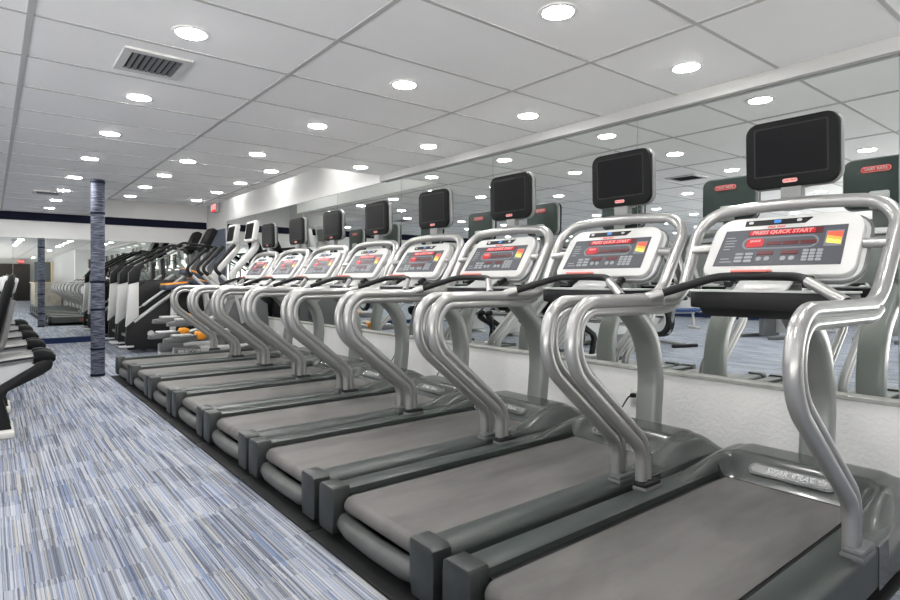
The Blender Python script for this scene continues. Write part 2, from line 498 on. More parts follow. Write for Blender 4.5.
lights(0.76, (0.5, 1.72, 2.96, 4.21, 5.40, 6.63, 7.95, 9.19, 10.4, 11.6), 'walkway row passing the vents', 'ceiling lights over the walkway')
lights(1.55, (6.17, 7.17, 8.22, 9.23), 'short row above far treadmill rears', 'ceiling lights over the far treadmills')
lights(2.41, (6.16, 7.15, 8.10, 9.10), 'short row above far treadmill consoles', 'ceiling lights over the far consoles')
for x, nm in ((-0.46, 'first'), (-1.68, 'second'), (-2.9, 'third'), (-4.12, 'fourth'), (-5.34, 'fifth'), (-6.56, 'sixth'), (-7.8, 'seventh')):
    lights(x, ((1.7,) if x > -1.6 else ()) + (2.92, 4.14, 5.36, 6.58, 7.8, 9.02, 10.24, 11.4), the_row(nm) + ' left of the walkway', 'ceiling lights left of the walkway')
for x, nm in ((1.98, 'right'), (-0.46, 'left')):
    lights(x, (-3.0, -8.0, -12.5), the_row(nm) + ' behind the viewer', 'ceiling lights behind the viewer')

for (x, ys, nm) in ((3.2, (6.6, 8.6, 10.6), 'along the long wall'), (2.1, (11.2,), 'at far wall')):  # unseen lamps added to brighten the raised strip
    n0 = set(C.objects)
    lights(x, ys, 'added unseen raised row ' + nm, 'unseen lights added in the raised ceiling strip')
    for o in set(C.objects) - n0:
        if o.parent is None: o.location.z = HU
# ceiling vents
def make_vent(loc, label, wx, wy):
    t = empty('ceiling_vent', loc)
    f = MB()
    f.box(-wx, wx, -wy, -wy + 0.045, -0.012, 0.0).box(-wx, wx, wy - 0.045, wy, -0.012, 0.0)
    f.box(-wx, -wx + 0.04, -wy + 0.045, wy - 0.045, -0.012, 0.0).box(wx - 0.04, wx, -wy + 0.045, wy - 0.045, -0.012, 0.0)
    f.build('frame', 'vent', t, 0)
    MB().box(-wx + 0.04, wx - 0.04, -wy + 0.045, wy - 0.045, -0.003, -0.0005).build('cavity', 'ventdark', t, 0)
    for k in range(8):
        x = -wx + 0.06 + k * (2 * wx - 0.12) / 7
        m = Matrix.Translation((x, 0, -0.006)) @ Matrix.Rotation(math.radians(35), 4, 'Y')
        MB().box(-0.012, 0.012, -wy + 0.047, wy - 0.047, -0.001, 0.001, mtx=m).build('slat', 'midgrey', t, 0)
    return tag(t, label, 'vent', 'ceiling vents')
make_vent((0.70, 3.51, HC), 'rectangular metal ceiling vent with dark slats, near the upper left corner of the photo', 0.165, 0.185)
make_vent((0.61, 9.6, HC), 'rectangular metal ceiling vent, the far one near the navy band', 0.165, 0.185)

# wrapped column
def make_column(x, y, label):
    t = empty('wrapped_column', (x, y, 0))
    MB().lathe([(0.074, 0.0), (0.074, HC)], 0, 0, 28).build('shaft', 'wrap', t)
    for z in (0.02, 0.33, 0.80, 1.13, 1.95, HC - 0.03):
        MB().lathe([(0.0745, z - 0.016), (0.078, z - 0.011), (0.078, z + 0.008), (0.0745, z + 0.012)], 0, 0, 28).build('wrap_band', 'navy', t)
    return tag(t, label, 'column')
make_column(1.0, 8.0, 'round ceiling column wrapped in dark navy carpet, with thin black bands')

# exit signs
def make_exit(loc, rz, label):
    t = empty('exit_sign', loc, rz)
    MB().box(-0.15, 0.15, -0.03, 0.02, -0.10, 0.10, bev=0.008).build('housing', 'white', t)
    MB().box(-0.14, 0.14, -0.033, -0.029, -0.09, 0.09).build('face', 'exitred', t, 0)
    text_obj('lettering', 'EXIT', 0.15, 'exitwhite', t, frame((0, -0.034, 0), (1, 0, 0), (0, 0, 1)), offset=0.002)
    return tag(t, label, 'exit sign')
make_exit((XR - 0.02, 11.9, 2.60), -PI / 2, 'red lit EXIT sign on the right wall in the far corner')
make_exit((1.55, -14.85, 2.18), PI, 'red lit EXIT sign above the dark cabinet, seen in the far mirror')

# outlets on the lower wall
def make_outlet(y, z, label, plug):
    t = empty('wall_outlet', (XR - 0.045, y, z))
    MB().box(-0.006, 0.0, -0.036, 0.036, -0.058, 0.058, bev=0.003).build('cover_plate', 'outlet', t)
    MB().box(-0.008, -0.005, -0.017, 0.017, -0.042, -0.006, bev=0.002).build('socket', 'lightgrey', t)
    MB().box(-0.008, -0.005, -0.017, 0.017, 0.006, 0.042, bev=0.002).build('socket', 'lightgrey', t)
    tag(t, label, 'outlet', 'outlets on the lower wall')
    if plug:
        c = empty('power_cord', (XR - 0.053, y, z + 0.024))
        MB().box(-0.035, 0.0, -0.016, 0.016, -0.014, 0.014, bev=0.005).build('plug', 'rubber', c)
        MB().tube(fillet([(-0.03, 0, 0), (-0.07, 0.0, 0.0), (-0.11, 0.06, -0.13), (-0.12, 0.10, -0.30), (-0.2, 0.10, -z + 0.0)], [0.03, 0.08, 0.1]), 0.005, 8).build('cable', 'rubber', c)
        tag(c, plug, 'cord', 'power cords of the treadmills')
make_outlet(3.24, 0.33, 'cream wall outlet without a plug, between the second and third treadmills', None)
make_outlet(2.30, 0.33, 'cream wall outlet with a black plug, behind the second treadmill', 'black power cord plugged in behind the second treadmill')
make_outlet(4.35, 0.33, 'cream wall outlet with a black plug, behind the fourth treadmill', 'black power cord plugged in behind the fourth treadmill')
make_outlet(5.2, 0.33, 'cream wall outlet with a black plug, behind the fifth treadmill', 'black power cord plugged in behind the fifth treadmill')

# ------------------------------------------------------------------ treadmill
OX = 2.2
def logo(prefix, mtx, parent, w, h, plate_m, line_m, text_m, off, solid=False):
    """pill-shaped brand plate with a ring outline and lettering"""
    p = MB().prism(rrect(w, h, h * 0.48), -0.0005, 0.0012, 'xy', mtx=mtx).build(prefix, plate_m, parent, off=off)
    return p

def make_treadmill():
    global OFF
    OFF = Vector((OX, 0, 0))
    t = empty('treadmill', (OX, 0, 0))
    # rails
    for s in (-1, 1):
        prof = [(0.298, 0.185), (0.298, 0.228), (0.306, 0.232), (0.405, 0.230), (0.420, 0.218), (0.424, 0.20), (0.424, 0.075), (0.40, 0.055), (0.31, 0.055), (0.31, 0.185)]
        MB().prism([(s * a, b) for a, b in prof], 1.22, 2.74, 'yz').build('side_rail', 'rail', t)
        prof = [(0.287, 0.10), (0.287, 0.236), (0.296, 0.247), (0.408, 0.246), (0.424, 0.235), (0.429, 0.20), (0.429, 0.06), (0.415, 0.045), (0.30, 0.045)]
        MB().prism([(s * a, b) for a, b in prof], 1.145, 1.230, 'yz', bev=0.007).build('end_cap', 'capm', t)
        # black gap strip next to the belt
        MB().box(1.23, 2.735, min(s * 0.262, s * 0.2985), max(s * 0.262, s * 0.2985), 0.15, 0.2035).build('belt_guide', 'black', t, 0)
        MB().box(2.205, 2.338, s * 0.386 - 0.036, s * 0.386 + 0.036, 0.218, 0.244, bev=0.008).build('foot_bracket', 'midgrey', t)
    # belt: stadium section wrapped round the rear roller
    prof = []
    for k in range(13):
        a = PI / 2 + PI * k / 12
        prof.append((1.225 + 0.038 * math.cos(a), 0.170 + 0.038 * math.sin(a)))
    prof = [(2.80, 0.208)] + prof + [(2.80, 0.132)]
    MB().prism(prof, -0.266, 0.266, 'xz').build('belt', 'belt', t)
    MB().box(1.30, 2.85, -0.30, 0.30, 0.07, 0.130, bev=0.004).build('deck', 'black', t)
    MB().tube([(1.205, -0.286, 0.092), (1.19, -0.2, 0.086), (1.185, 0, 0.084), (1.19, 0.2, 0.086), (1.205, 0.286, 0.092)], 0.042, 16).build('rear_guard', 'guard', t)
    # motor hood: height field
    def zc(x, y):
        a = abs(y)
        u = min(1, max(0, (x - 2.735) / 0.13)); u = u * u * (3 - 2 * u) * 0.75 + u * 0.25
        zin = 0.210 + 0.103 * u
        v = min(1, max(0, (x - 2.42) / 0.46)); v = v * v * (3 - 2 * v)
        zsh = 0.231 + 0.070 * v
        if a <= 0.27: z = zin
        elif a >= 0.315: z = zsh
        else:
            f = (a - 0.27) / 0.045; f = f * f * (3 - 2 * f); z = zin * (1 - f) + zsh * f
        drop = max(0, (a - 0.315) / 0.11)
        z -= (z - 0.215) * (drop ** 2.2)
        w = max(0, (x - 3.02) / 0.18)
        z -= (z - 0.20) * (w ** 2.0) * 0.9
        return z
    xs = [2.42 + 0.02 * k for k in range(40)]
    ys = sorted(set([-0.427, -0.42, -0.405, -0.385, -0.36, -0.335, -0.315, -0.30, -0.285, -0.27] + [0.27 - 0.054 * k for k in range(0, 11)] + [0.285, 0.30, 0.315, 0.335, 0.36, 0.385, 0.405, 0.42, 0.427]))
    mb = MB(); bm = mb.bm; grid = {}
    for i, x in enumerate(xs):
        for j, y in enumerate(ys):
            if x < 2.735 and abs(y) < 0.298: continue
            grid[i, j] = bm.verts.new((x, y, zc(x, y)))
    for i in range(len(xs) - 1):
        for j in range(len(ys) - 1):
            q = [(i, j), (i + 1, j), (i + 1, j + 1), (i, j + 1)]
            if all(k in grid for k in q): bm.faces.new([grid[k] for k in q])
    # skirt
    bnd = [e for e in bm.edges if len(e.link_faces) == 1]
    r = bmesh.ops.extrude_edge_only(bm, edges=bnd)
    for v in r['geom']:
        if isinstance(v, bmesh.types.BMVert):
            v.co.z = 0.06 if (abs(v.co.y) > 0.42 or v.co.x > 3.19) else min(v.co.z, 0.19)
    hood = mb.build('motor_hood', 'hood', t, smooth=60)
    # badge on the sloped face of the hood
    bf = frame((2.797, 0, 0.264), (0, -1, 0), (0.775, 0, 0.632))
    b = MB().prism(rrect(0.36, 0.062, 0.03), -0.004, 0.004, 'xy', mtx=bf).build('hood_badge', 'midgrey', t)
    MB().prism(rrect(0.335, 0.044, 0.021), 0.004, 0.006, 'xy', mtx=bf).build('badge_plate', 'chrome', b)
    text_obj('badge_lettering', 'STAR TRAC', 0.036, 'lightgrey', b, bf @ Matrix.Translation((0, 0, 0.007)), shear=0.25, offset=0.0008, spacing=1.1)
    # central arch
    pth = fillet([(3.09, 0, 0.20), (3.13, 0, 0.58), (3.07, 0, 0.83), (2.74, 0, 1.12)], [0.6, 0.35], 10)
    MB().tube(pth, 0, 20, flat=(0.070, 0.050), up=(0, 1, 0)).build('arch_post', 'arch', t)
    # handrails: twin tubes
    out2 = fillet([(2.255, 0, 0.22), (2.255, 0, 0.40), (1.735, 0, 0.835), (1.822, 0, 1.06), (2.46, 0, 1.057)], [0.12, 0.21, 0.135], 9)
    inn = []
    for i, p in enumerate(out2):
        a = out2[max(0, i - 1)]; b_ = out2[min(len(out2) - 1, i + 1)]
        d = (b_ - a).normalized()
        inn.append(p + Vector((d.z, 0, -d.x)) * 0.041)
    inn[-1].x = 2.44
    inn += [Vector((2.50, 0, 1.024)), Vector((2.545, 0, 1.045))]
    for s in (-1, 1):
        y = s * 0.388
        mb = MB().tube([Vector((p.x, y, p.z)) for p in out2], 0.0265, 14)
        mb.tube([Vector((p.x, y, p.z)) for p in inn], 0.0215, 14)
        mb.build('handrail', 'silver', t)
        MB().box(2.208, 2.335, y - 0.032, y + 0.032, 0.240, 0.262, bev=0.010).build('rail_collar', 'rubber' if s > 0 else 'midgrey', t)
    # hoop round the console
    hp = fillet([(2.40, -0.388, 1.057), (2.60, -0.392, 1.057), (2.845, -0.418, 1.475), (2.84, 0, 1.505), (2.845, 0.418, 1.475), (2.60, 0.392, 1.057), (2.40, 0.388, 1.057)],
                [0.19, 0.14, 3.0, 0.14, 0.19], 10)
    MB().tube(hp, 0.029, 16).build('console_hoop', 'silver', t)
    # console in its own frame: x right as the user sees it, y up the face, z out of the face
    K = frame((2.715, 0, 1.308), (0, -1, 0), (0.56, 0, 0.828))
    cons = MB().prism(rrect(0.615, 0.325, (0.05, 0.09, 0.09, 0.05)), -0.035, 0.0, 'xy', bev=0.006, mtx=K).build('console', 'white', t)
    MB().prism(rrect(0.65, 0.34, (0.07, 0.10, 0.10, 0.07)), -0.075, -0.033, 'xy', bev=0.012, mtx=K).build('console_back', 'lightgrey', t)
    MB().prism(rrect(0.665, 0.355, (0.08, 0.11, 0.11, 0.08)), -0.05, -0.038, 'xy', bev=0.004, mtx=K).build('console_rim', 'midgrey', t)
    MB().prism([(-0.250, 0.088), (0.252, 0.088), (0.256, -0.114), (-0.264, -0.114)], -0.001, 0.003, 'xy', mtx=K).build('display_panel', 'panel', cons, 0)
    MB().prism([(-0.17, 0.140), (0.11, 0.140), (0.085, 0.112), (-0.17, 0.112)], -0.001, 0.004, 'xy', mtx=K).build('speaker_slot', 'black', cons, 0)
    MB().prism(rrect(0.03, 0.018, 0.006), 0.003, 0.006, 'xy', mtx=K @ Matrix.Translation((-0.03, 0.127, 0))).build('blue_dial', 'blue', cons, 0)
    for x in (-0.145, 0.06):
        MB().prism(rrect(0.02, 0.014, 0.006), 0.003, 0.006, 'xy', mtx=K @ Matrix.Translation((x, 0.127, 0))).build('slot_button', 'lightgrey', cons, 0)
    text_obj('console_logo', 'STAR TRAC', 0.014, 'red', cons, K @ Matrix.Translation((-0.03, 0.099, 0.0015)), shear=0.2, offset=0.0005)
    MB().prism([(-0.14, 0.080), (0.165, 0.080), (0.165, 0.050), (-0.14, 0.050)], 0.003, 0.005, 'xy', mtx=K).build('led_banner', 'leddark', cons, 0)
    MB().prism([(-0.135, 0.078), (0.135, 0.078), (0.135, 0.052), (-0.135, 0.052)], 0.004, 0.006, 'xy', mtx=K).build('led_strip', 'ledred', cons, 0)
    text_obj('led_message', 'PRESS QUICK START', 0.027, 'ledtext', cons, K @ Matrix.Translation((0.0, 0.064, 0.0075)), shear=0.15, offset=0.0007)
    MB().prism(rrect(0.315, 0.068, 0.034), 0.003, 0.0042, 'xy', mtx=K @ Matrix.Translation((0.0, 0.008, 0))).build('readout_surround', 'panellight', cons, 0)
    MB().prism(rrect(0.295, 0.052, 0.026), 0.0042, 0.0050, 'xy', mtx=K @ Matrix.Translation((0.0, 0.008, 0))).build('readout_bed', 'panel', cons, 0)
    MB().prism(rrect(0.074, 0.046, 0.012), 0.005, 0.0075, 'xy', mtx=K @ Matrix.Translation((-0.10, 0.008, 0))).build('start_button', 'ledred', cons, 0)
    text_obj('start_lettering', 'QUICK', 0.015, 'ledtext', cons, K @ Matrix.Translation((-0.10, 0.016, 0.009)), shear=0.1, offset=0.0004)
    for x in (-0.02, 0.05, 0.12):
        MB().box(x - 0.031, x + 0.031, -0.006, 0.012, 0.005, 0.007, mtx=K).build('readout', 'leddark', cons, 0)
    for x in (-0.045, 0.055):
        MB().box(x - 0.034, x + 0.034, -0.058, -0.040, 0.003, 0.006, mtx=K).build('readout', 'leddark', cons, 0)
        for dx in (-0.02, 0.014):
            MB().prism(rrect(0.022, 0.022, 0.008, 3), 0.003, 0.006, 'xy', mtx=K @ Matrix.Translation((x + dx, -0.080, 0))).build('key', 'key', cons, 0)
    for j in range(4):
        for i in range(3):
            MB().prism(rrect(0.022, 0.0125, 0.004, 2), 0.003, 0.006, 'xy', mtx=K @ Matrix.Translation((0.118 + 0.027 * i, -0.042 - 0.016 * j, 0))).build('key', 'key', cons, 0)
    for j in range(3):
        for i in range(2):
            MB().prism(rrect(0.034, 0.013, 0.004, 2), 0.003, 0.006, 'xy', mtx=K @ Matrix.Translation((-0.155 + 0.043 * i, -0.052 - 0.019 * j, 0))).build('key', 'key', cons, 0)
    for y, w in ((0.045, 0.04), (0.028, 0.05), (0.013, 0.045), (-0.004, 0.05), (-0.020, 0.03), (-0.075, 0.04), (-0.092, 0.055)):
        MB().box(-0.238, -0.238 + w, y - 0.0022, y + 0.0022, 0.003, 0.0036, mtx=K).build('printed_line', 'key', cons, 0)
    # heart-rate colour chart
    ch = MB().prism([(0.178, 0.060), (0.243, 0.060), (0.243, -0.022), (0.178, -0.022)], 0.003, 0.0036, 'xy', mtx=K).build('heart_rate_chart', 'panellight', cons, 0)
    for poly, mm in (([(0.185, 0.052), (0.240, 0.052), (0.240, 0.020), (0.185, 0.034)], 'cred'), ([(0.185, 0.034), (0.240, 0.020), (0.240, 0.004), (0.185, 0.018)], 'corange'), ([(0.185, 0.018), (0.240, 0.004), (0.240, -0.014), (0.185, -0.004)], 'yellow')):
        MB().prism(poly, 0.0036, 0.0046, 'xy', mtx=K).build('chart_band', mm, cons, 0)
    # tabs to the hoop
    for s in (-1, 1):
        MB().tube([(2.745, s * 0.30, 1.30), (2.715, s * 0.400, 1.295)], 0.021, 12).build('hoop_tab', 'silver', t)
    # tray under the console
    tr = MB().prism(rrect(0.63, 0.20, (0.06, 0.02, 0.02, 0.06), cx=0, cy=0), 1.025, 1.098, 'xy', bev=0.008,
                    mtx=Matrix.Translation((2.60, 0, 0)) @ Matrix.Rotation(-PI / 2, 4, 'Z')).build('accessory_tray', 'black', t)
    MB().prism([(2.53, 1.03), (2.70, 1.03), (2.70, 0.985), (2.585, 0.985)], -0.27, 0.27, 'xz').build('tray_base', 'black', t)
    MB().prism(rrect(0.64, 0.21, (0.06, 0.02, 0.02, 0.06)), 1.097, 1.106, 'xy', bev=0.003,
               mtx=Matrix.Translation((2.60, 0, 0)) @ Matrix.Rotation(-PI / 2, 4, 'Z')).build('tray_lip', 'lightgrey', t)
    R = frame((2.615, 0.015, 1.135), (0, -1, 0), (0.80, 0, 0.45))
    MB().box(-0.12, 0.10, -0.06, 0.09, -0.014, 0.0, bev=0.005, mtx=R).build('reading_rack', 'lightgrey', t)
    for x in (-0.155, 0.165):
        MB().box(x - 0.016, x + 0.016, -0.02, 0.08, -0.012, 0.018, bev=0.004, mtx=R).build('rack_clip', 'black', t)
    # grip bar
    gb = fillet([(2.30, 0.385, 1.072), (2.485, 0.165, 1.163), (2.505, 0, 1.168), (2.485, -0.165, 1.163), (2.30, -0.385, 1.072)], [0.12, 1.0, 0.12], 8)
    MB().tube(gb, 0.0185, 14).build('grip_bar', 'rubber', t)
    d = Vector((2.30, -0.385, 1.072)) - Vector((2.485, -0.165, 1.163))
    p0 = Vector((2.485, -0.165, 1.163))
    MB().tube([p0 + d * 0.22, p0 + d * 1.0], 0.0205, 14).build('grip_sleeve', 'silver', t)
    d = Vector((2.30, 0.385, 1.072)) - Vector((2.485, 0.165, 1.163)); p0 = Vector((2.485, 0.165, 1.163))
    MB().tube([p0 + d * 0.78, p0 + d * 1.02], 0.024, 14).build('grip_sleeve', 'silver', t)
    MB().box(2.485, 2.54, -0.045, 0.105, 1.183, 1.194, bev=0.004).build('stop_switch', 'switch', t)
    # monitor
    mp = MB().box(2.845, 2.895, -0.045, 0.045, 1.47, 1.64, bev=0.008).build('monitor_post', 'shell', t)
    D = frame((2.835, 0, 1.732), (0, -1, 0), (-0.02, 0, 0.9998))
    mon = MB().prism(rrect(0.392, 0.312, 0.055), -0.030, 0.0, 'xy', bev=0.008, mtx=D).build('monitor', 'bezel', t)
    MB().prism(rrect(0.400, 0.320, 0.06), -0.060, -0.028, 'xy', bev=0.010, mtx=D).build('monitor_shell', 'shell', mon)
    MB().prism(rrect(0.380, 0.300, 0.05), -0.075, -0.058, 'xy', bev=0.006, mtx=D).build('monitor_back', 'back', mon)
    MB().prism(rrect(0.310, 0.230, 0.008), -0.001, 0.0015, 'xy', mtx=D @ Matrix.Translation((0, 0.012, 0))).build('screen_frame', 'black', mon, 0)
    MB().prism(rrect(0.298, 0.218, 0.006), 0.0, 0.0022, 'xy', mtx=D @ Matrix.Translation((0, 0.012, 0))).build('screen', 'screen', mon, 0)
    Bd = D @ Matrix.Translation((0, -0.128, 0.001))
    MB().prism(rrect(0.062, 0.017, 0.008), -0.001, 0.002, 'xy', mtx=Bd).build('front_badge', 'pink', mon)
    text_obj('badge_lettering', 'STAR TRAC', 0.011, 'red', mon, Bd @ Matrix.Translation((0, 0, 0.003)), shear=0.2, offset=0.0004)
    # back logo
    Bk = frame((0, 0, 0), (0, 1, 0), (-0.02, 0, 0.9998)); Bk.translation = D @ Vector((-0.02, 0.085, -0.0755))
    MB().prism(rrect(0.155, 0.038, 0.018), 0.0, 0.002, 'xy', mtx=Bk).build('back_badge', 'red', mon)
    MB().prism(rrect(0.149, 0.032, 0.015), 0.002, 0.003, 'xy', mtx=Bk).build('back_badge_line', 'pink', mon)
    MB().prism(rrect(0.144, 0.027, 0.013), 0.003, 0.004, 'xy', mtx=Bk).build('back_badge_field', 'red', mon)
    text_obj('back_lettering', 'STAR TRAC', 0.023, 'white', mon, Bk @ Matrix.Translation((0, 0, 0.005)), shear=0.2, offset=0.0006)
    MB().box(-0.05, 0.05, -0.16, -0.05, -0.105, -0.07, bev=0.012, mtx=D).build('mount_bracket', 'lightgrey', t)
    # side lettering on the left rail
    text_obj('side_lettering', 'STAR TRAC', 0.075, 'red', t, frame((2.0, 0.4255, 0.13), (-1, 0, 0), (0, 0, 1)), shear=0.2, offset=0.001)
    low = ('side_rail', 'end_cap', 'belt', 'belt_guide', 'deck', 'rear_guard', 'motor_hood', 'hood_badge', 'arch_post', 'side_lettering', 'foot_bracket', 'rail_collar')
    sh = Matrix.Translation((0.008, -0.015, 0))
    for o in [q for q in C.objects if q.parent == t and q.name.split('.')[0] in low]:
        o.data.transform(sh)
        for q in [g for g in C.objects if g.parent == o]: q.data.transform(sh)
    OFF = Vector((0, 0, 0))
    return t
TY = [1.05 + 0.905 * k + d for k, d in enumerate((0.02, 0.02, 0.02, 0.01, 0.0, 0.0, 0.005, 0.005))]
tl = ['grey treadmill with red lit console, nearest the viewer at the right',
      'grey treadmill with red lit console, second from the viewer in the row',
      'grey treadmill with red lit console, third from the viewer in the row',
      'grey treadmill with red lit console, fourth from the viewer in the row',
      'grey treadmill with red lit console, fifth from the viewer in the row',
      'grey treadmill with red lit console, sixth from the viewer in the row',
      'grey treadmill with red lit console, last but one at the far end of the row',
      'grey treadmill with red lit console, farthest, next to the ellipticals']
tm = make_treadmill()
for k, y in enumerate(TY):
    q = tm if k == 0 else copy_tree(tm)
    q.location = (OX, y, 0)
    tag(q, tl[k], 'treadmill', 'treadmills facing the long mirror')
# the nearest machine's right handrail sits a little further out than on the others
for o in [q for q in C.objects if q.parent == tm and q.name.split('.')[0] in ('handrail', 'foot_bracket', 'rail_collar')]:
    if sum(v.co.y for v in o.data.vertices) < 0: o.location.y -= 0.020
# rubber mats
mo = MB().box(1.115, 3.30, -0.449, 0.449, 0.0, 0.012, bev=0.003).build('floor_mat', 'matr')
for k, y in enumerate(TY):
    q = mo if k == 0 else mo.copy()
    if k: C.objects.link(q)
    q.location = (0, y, 0)
    tag(q, 'black rubber floor mat under the ' + ['nearest treadmill', 'second treadmill from the viewer', 'third treadmill from the viewer', 'fourth treadmill from the viewer', 'fifth treadmill from the viewer', 'sixth treadmill from the viewer', 'last but one treadmill of the row', 'farthest treadmill of the row'][k], 'floor mat', 'mats under the treadmills')

# ------------------------------------------------------------------ stair climbers
def make_stepper():
    global OFF
    OFF = Vector((2.4, 0, 0))
    t = empty('stair_climber', (2.4, 0, 0))
    for s in (-1, 1):
        y0, y1 = sorted((s * 0.33, s * 0.395))
        MB().prism([(1.66, 0.06), (1.62, 0.18), (1.64, 0.42), (1.78, 0.56), (2.45, 1.02), (3.05, 1.06), (3.12, 0.06)], y0, y1, 'xz', bev=0.015).build('side_panel', 'black', t)
        MB().prism([(1.78, 0.70), (1.80, 1.00), (1.95, 1.12), (2.35, 1.16), (2.60, 1.06), (2.3, 0.97)], s * 0.30 - 0.02, s * 0.30 + 0.02, 'xz', bev=0.01).build('cover', 'black', t)
        MB().tube([(1.74, s * 0.405, 0.50), (2.55, s * 0.405, 1.13)], 0.028, 10).build('stripe', 'lightgrey', t)
        MB().tube([(1.86, s * 0.405, 0.75), (2.5, s * 0.405, 1.24)], 0.02, 10).build('stripe', 'lightgrey', t)
        MB().prism([(1.62, 0.42), (1.66, 1.08), (1.80, 1.12), (1.80, 0.58)], s * 0.405 - 0.045, s * 0.405 + 0.03, 'xz', bev=0.012).build('rear_post', 'white', t)
        MB().prism([(1.655, 1.08), (1.66, 1.26), (1.75, 1.37), (1.88, 1.40), (1.83, 1.28), (1.805, 1.12)], s * 0.405 - 0.048, s * 0.405 + 0.033, 'xz', bev=0.012).build('post_cap', 'black', t)
        MB().tube(fillet([(1.78, s * 0.405, 1.36), (2.46, s * 0.40, 1.76), (3.0, s * 0.22, 1.71)], [0.12], 6), 0.021, 10).build('handrail', 'rubber', t)
        MB().tube([(2.0, s * 0.39, 1.42), (2.55, s * 0.38, 1.74)], 0.013, 8).build('rail_grip', 'midgrey', t)
        MB().lathe([(0.05, 0), (0.05, 0.012), (0.035, 0.018)], 0, 0, 20, mtx=Matrix.Translation((1.98, s * 0.395, 0.30)) @ Matrix.Rotation(-s * PI / 2, 4, 'X')).build('round_badge', 'lightgrey', t)
        MB().box(1.54, 1.74, s * 0.36 - 0.05, s * 0.36 + 0.05, 0.10, 0.13, bev=0.006).build('foot_plate', 'lightgrey', t)
    for k in range(5):
        MB().box(1.68 + 0.21 * k, 1.92 + 0.21 * k, -0.32, 0.32, 0.24 + 0.16 * k, 0.28 + 0.16 * k, bev=0.006).build('step', 'midgrey', t)
    MB().box(2.80, 3.08, -0.30, 0.30, 0.05, 1.15, bev=0.03).build('front_cover', 'black', t)
    MB().tube(fillet([(2.95, 0, 1.1), (2.95, 0, 1.45), (2.93, 0, 1.72)], [0.3]), 0, 14, flat=(0.11, 0.05), up=(0, 1, 0)).build('column', 'midgrey', t)
    K = frame((2.90, 0, 1.86), (0, -1, 0), (0.42, 0, 0.907))
    c = MB().prism(rrect(0.42, 0.44, 0.08), -0.10, 0.0, 'xy', bev=0.025, mtx=K).build('console', 'bezel', t)
    MB().prism(rrect(0.30, 0.22, 0.02), -0.001, 0.003, 'xy', mtx=K @ Matrix.Translation((0, 0.06, 0))).build('screen', 'screen', c)
    MB().prism(rrect(0.26, 0.07, 0.02), -0.001, 0.004, 'xy', mtx=K @ Matrix.Translation((0, -0.12, 0))).build('keypad', 'midgrey', c)
    OFF = Vector((0, 0, 0))
    return t
st = make_stepper(); st.location = (2.4, 10.45, 0)
tag(st, 'black and white stair climber with sloping handrails, the one nearer the treadmills', 'stair climber', 'stair climbers at the far mirror')
st2 = copy_tree(st); st2.location = (2.4, 11.38, 0)
tag(st2, 'black and white stair climber with sloping handrails, the one right at the far mirror', 'stair climber', 'stair climbers at the far mirror')

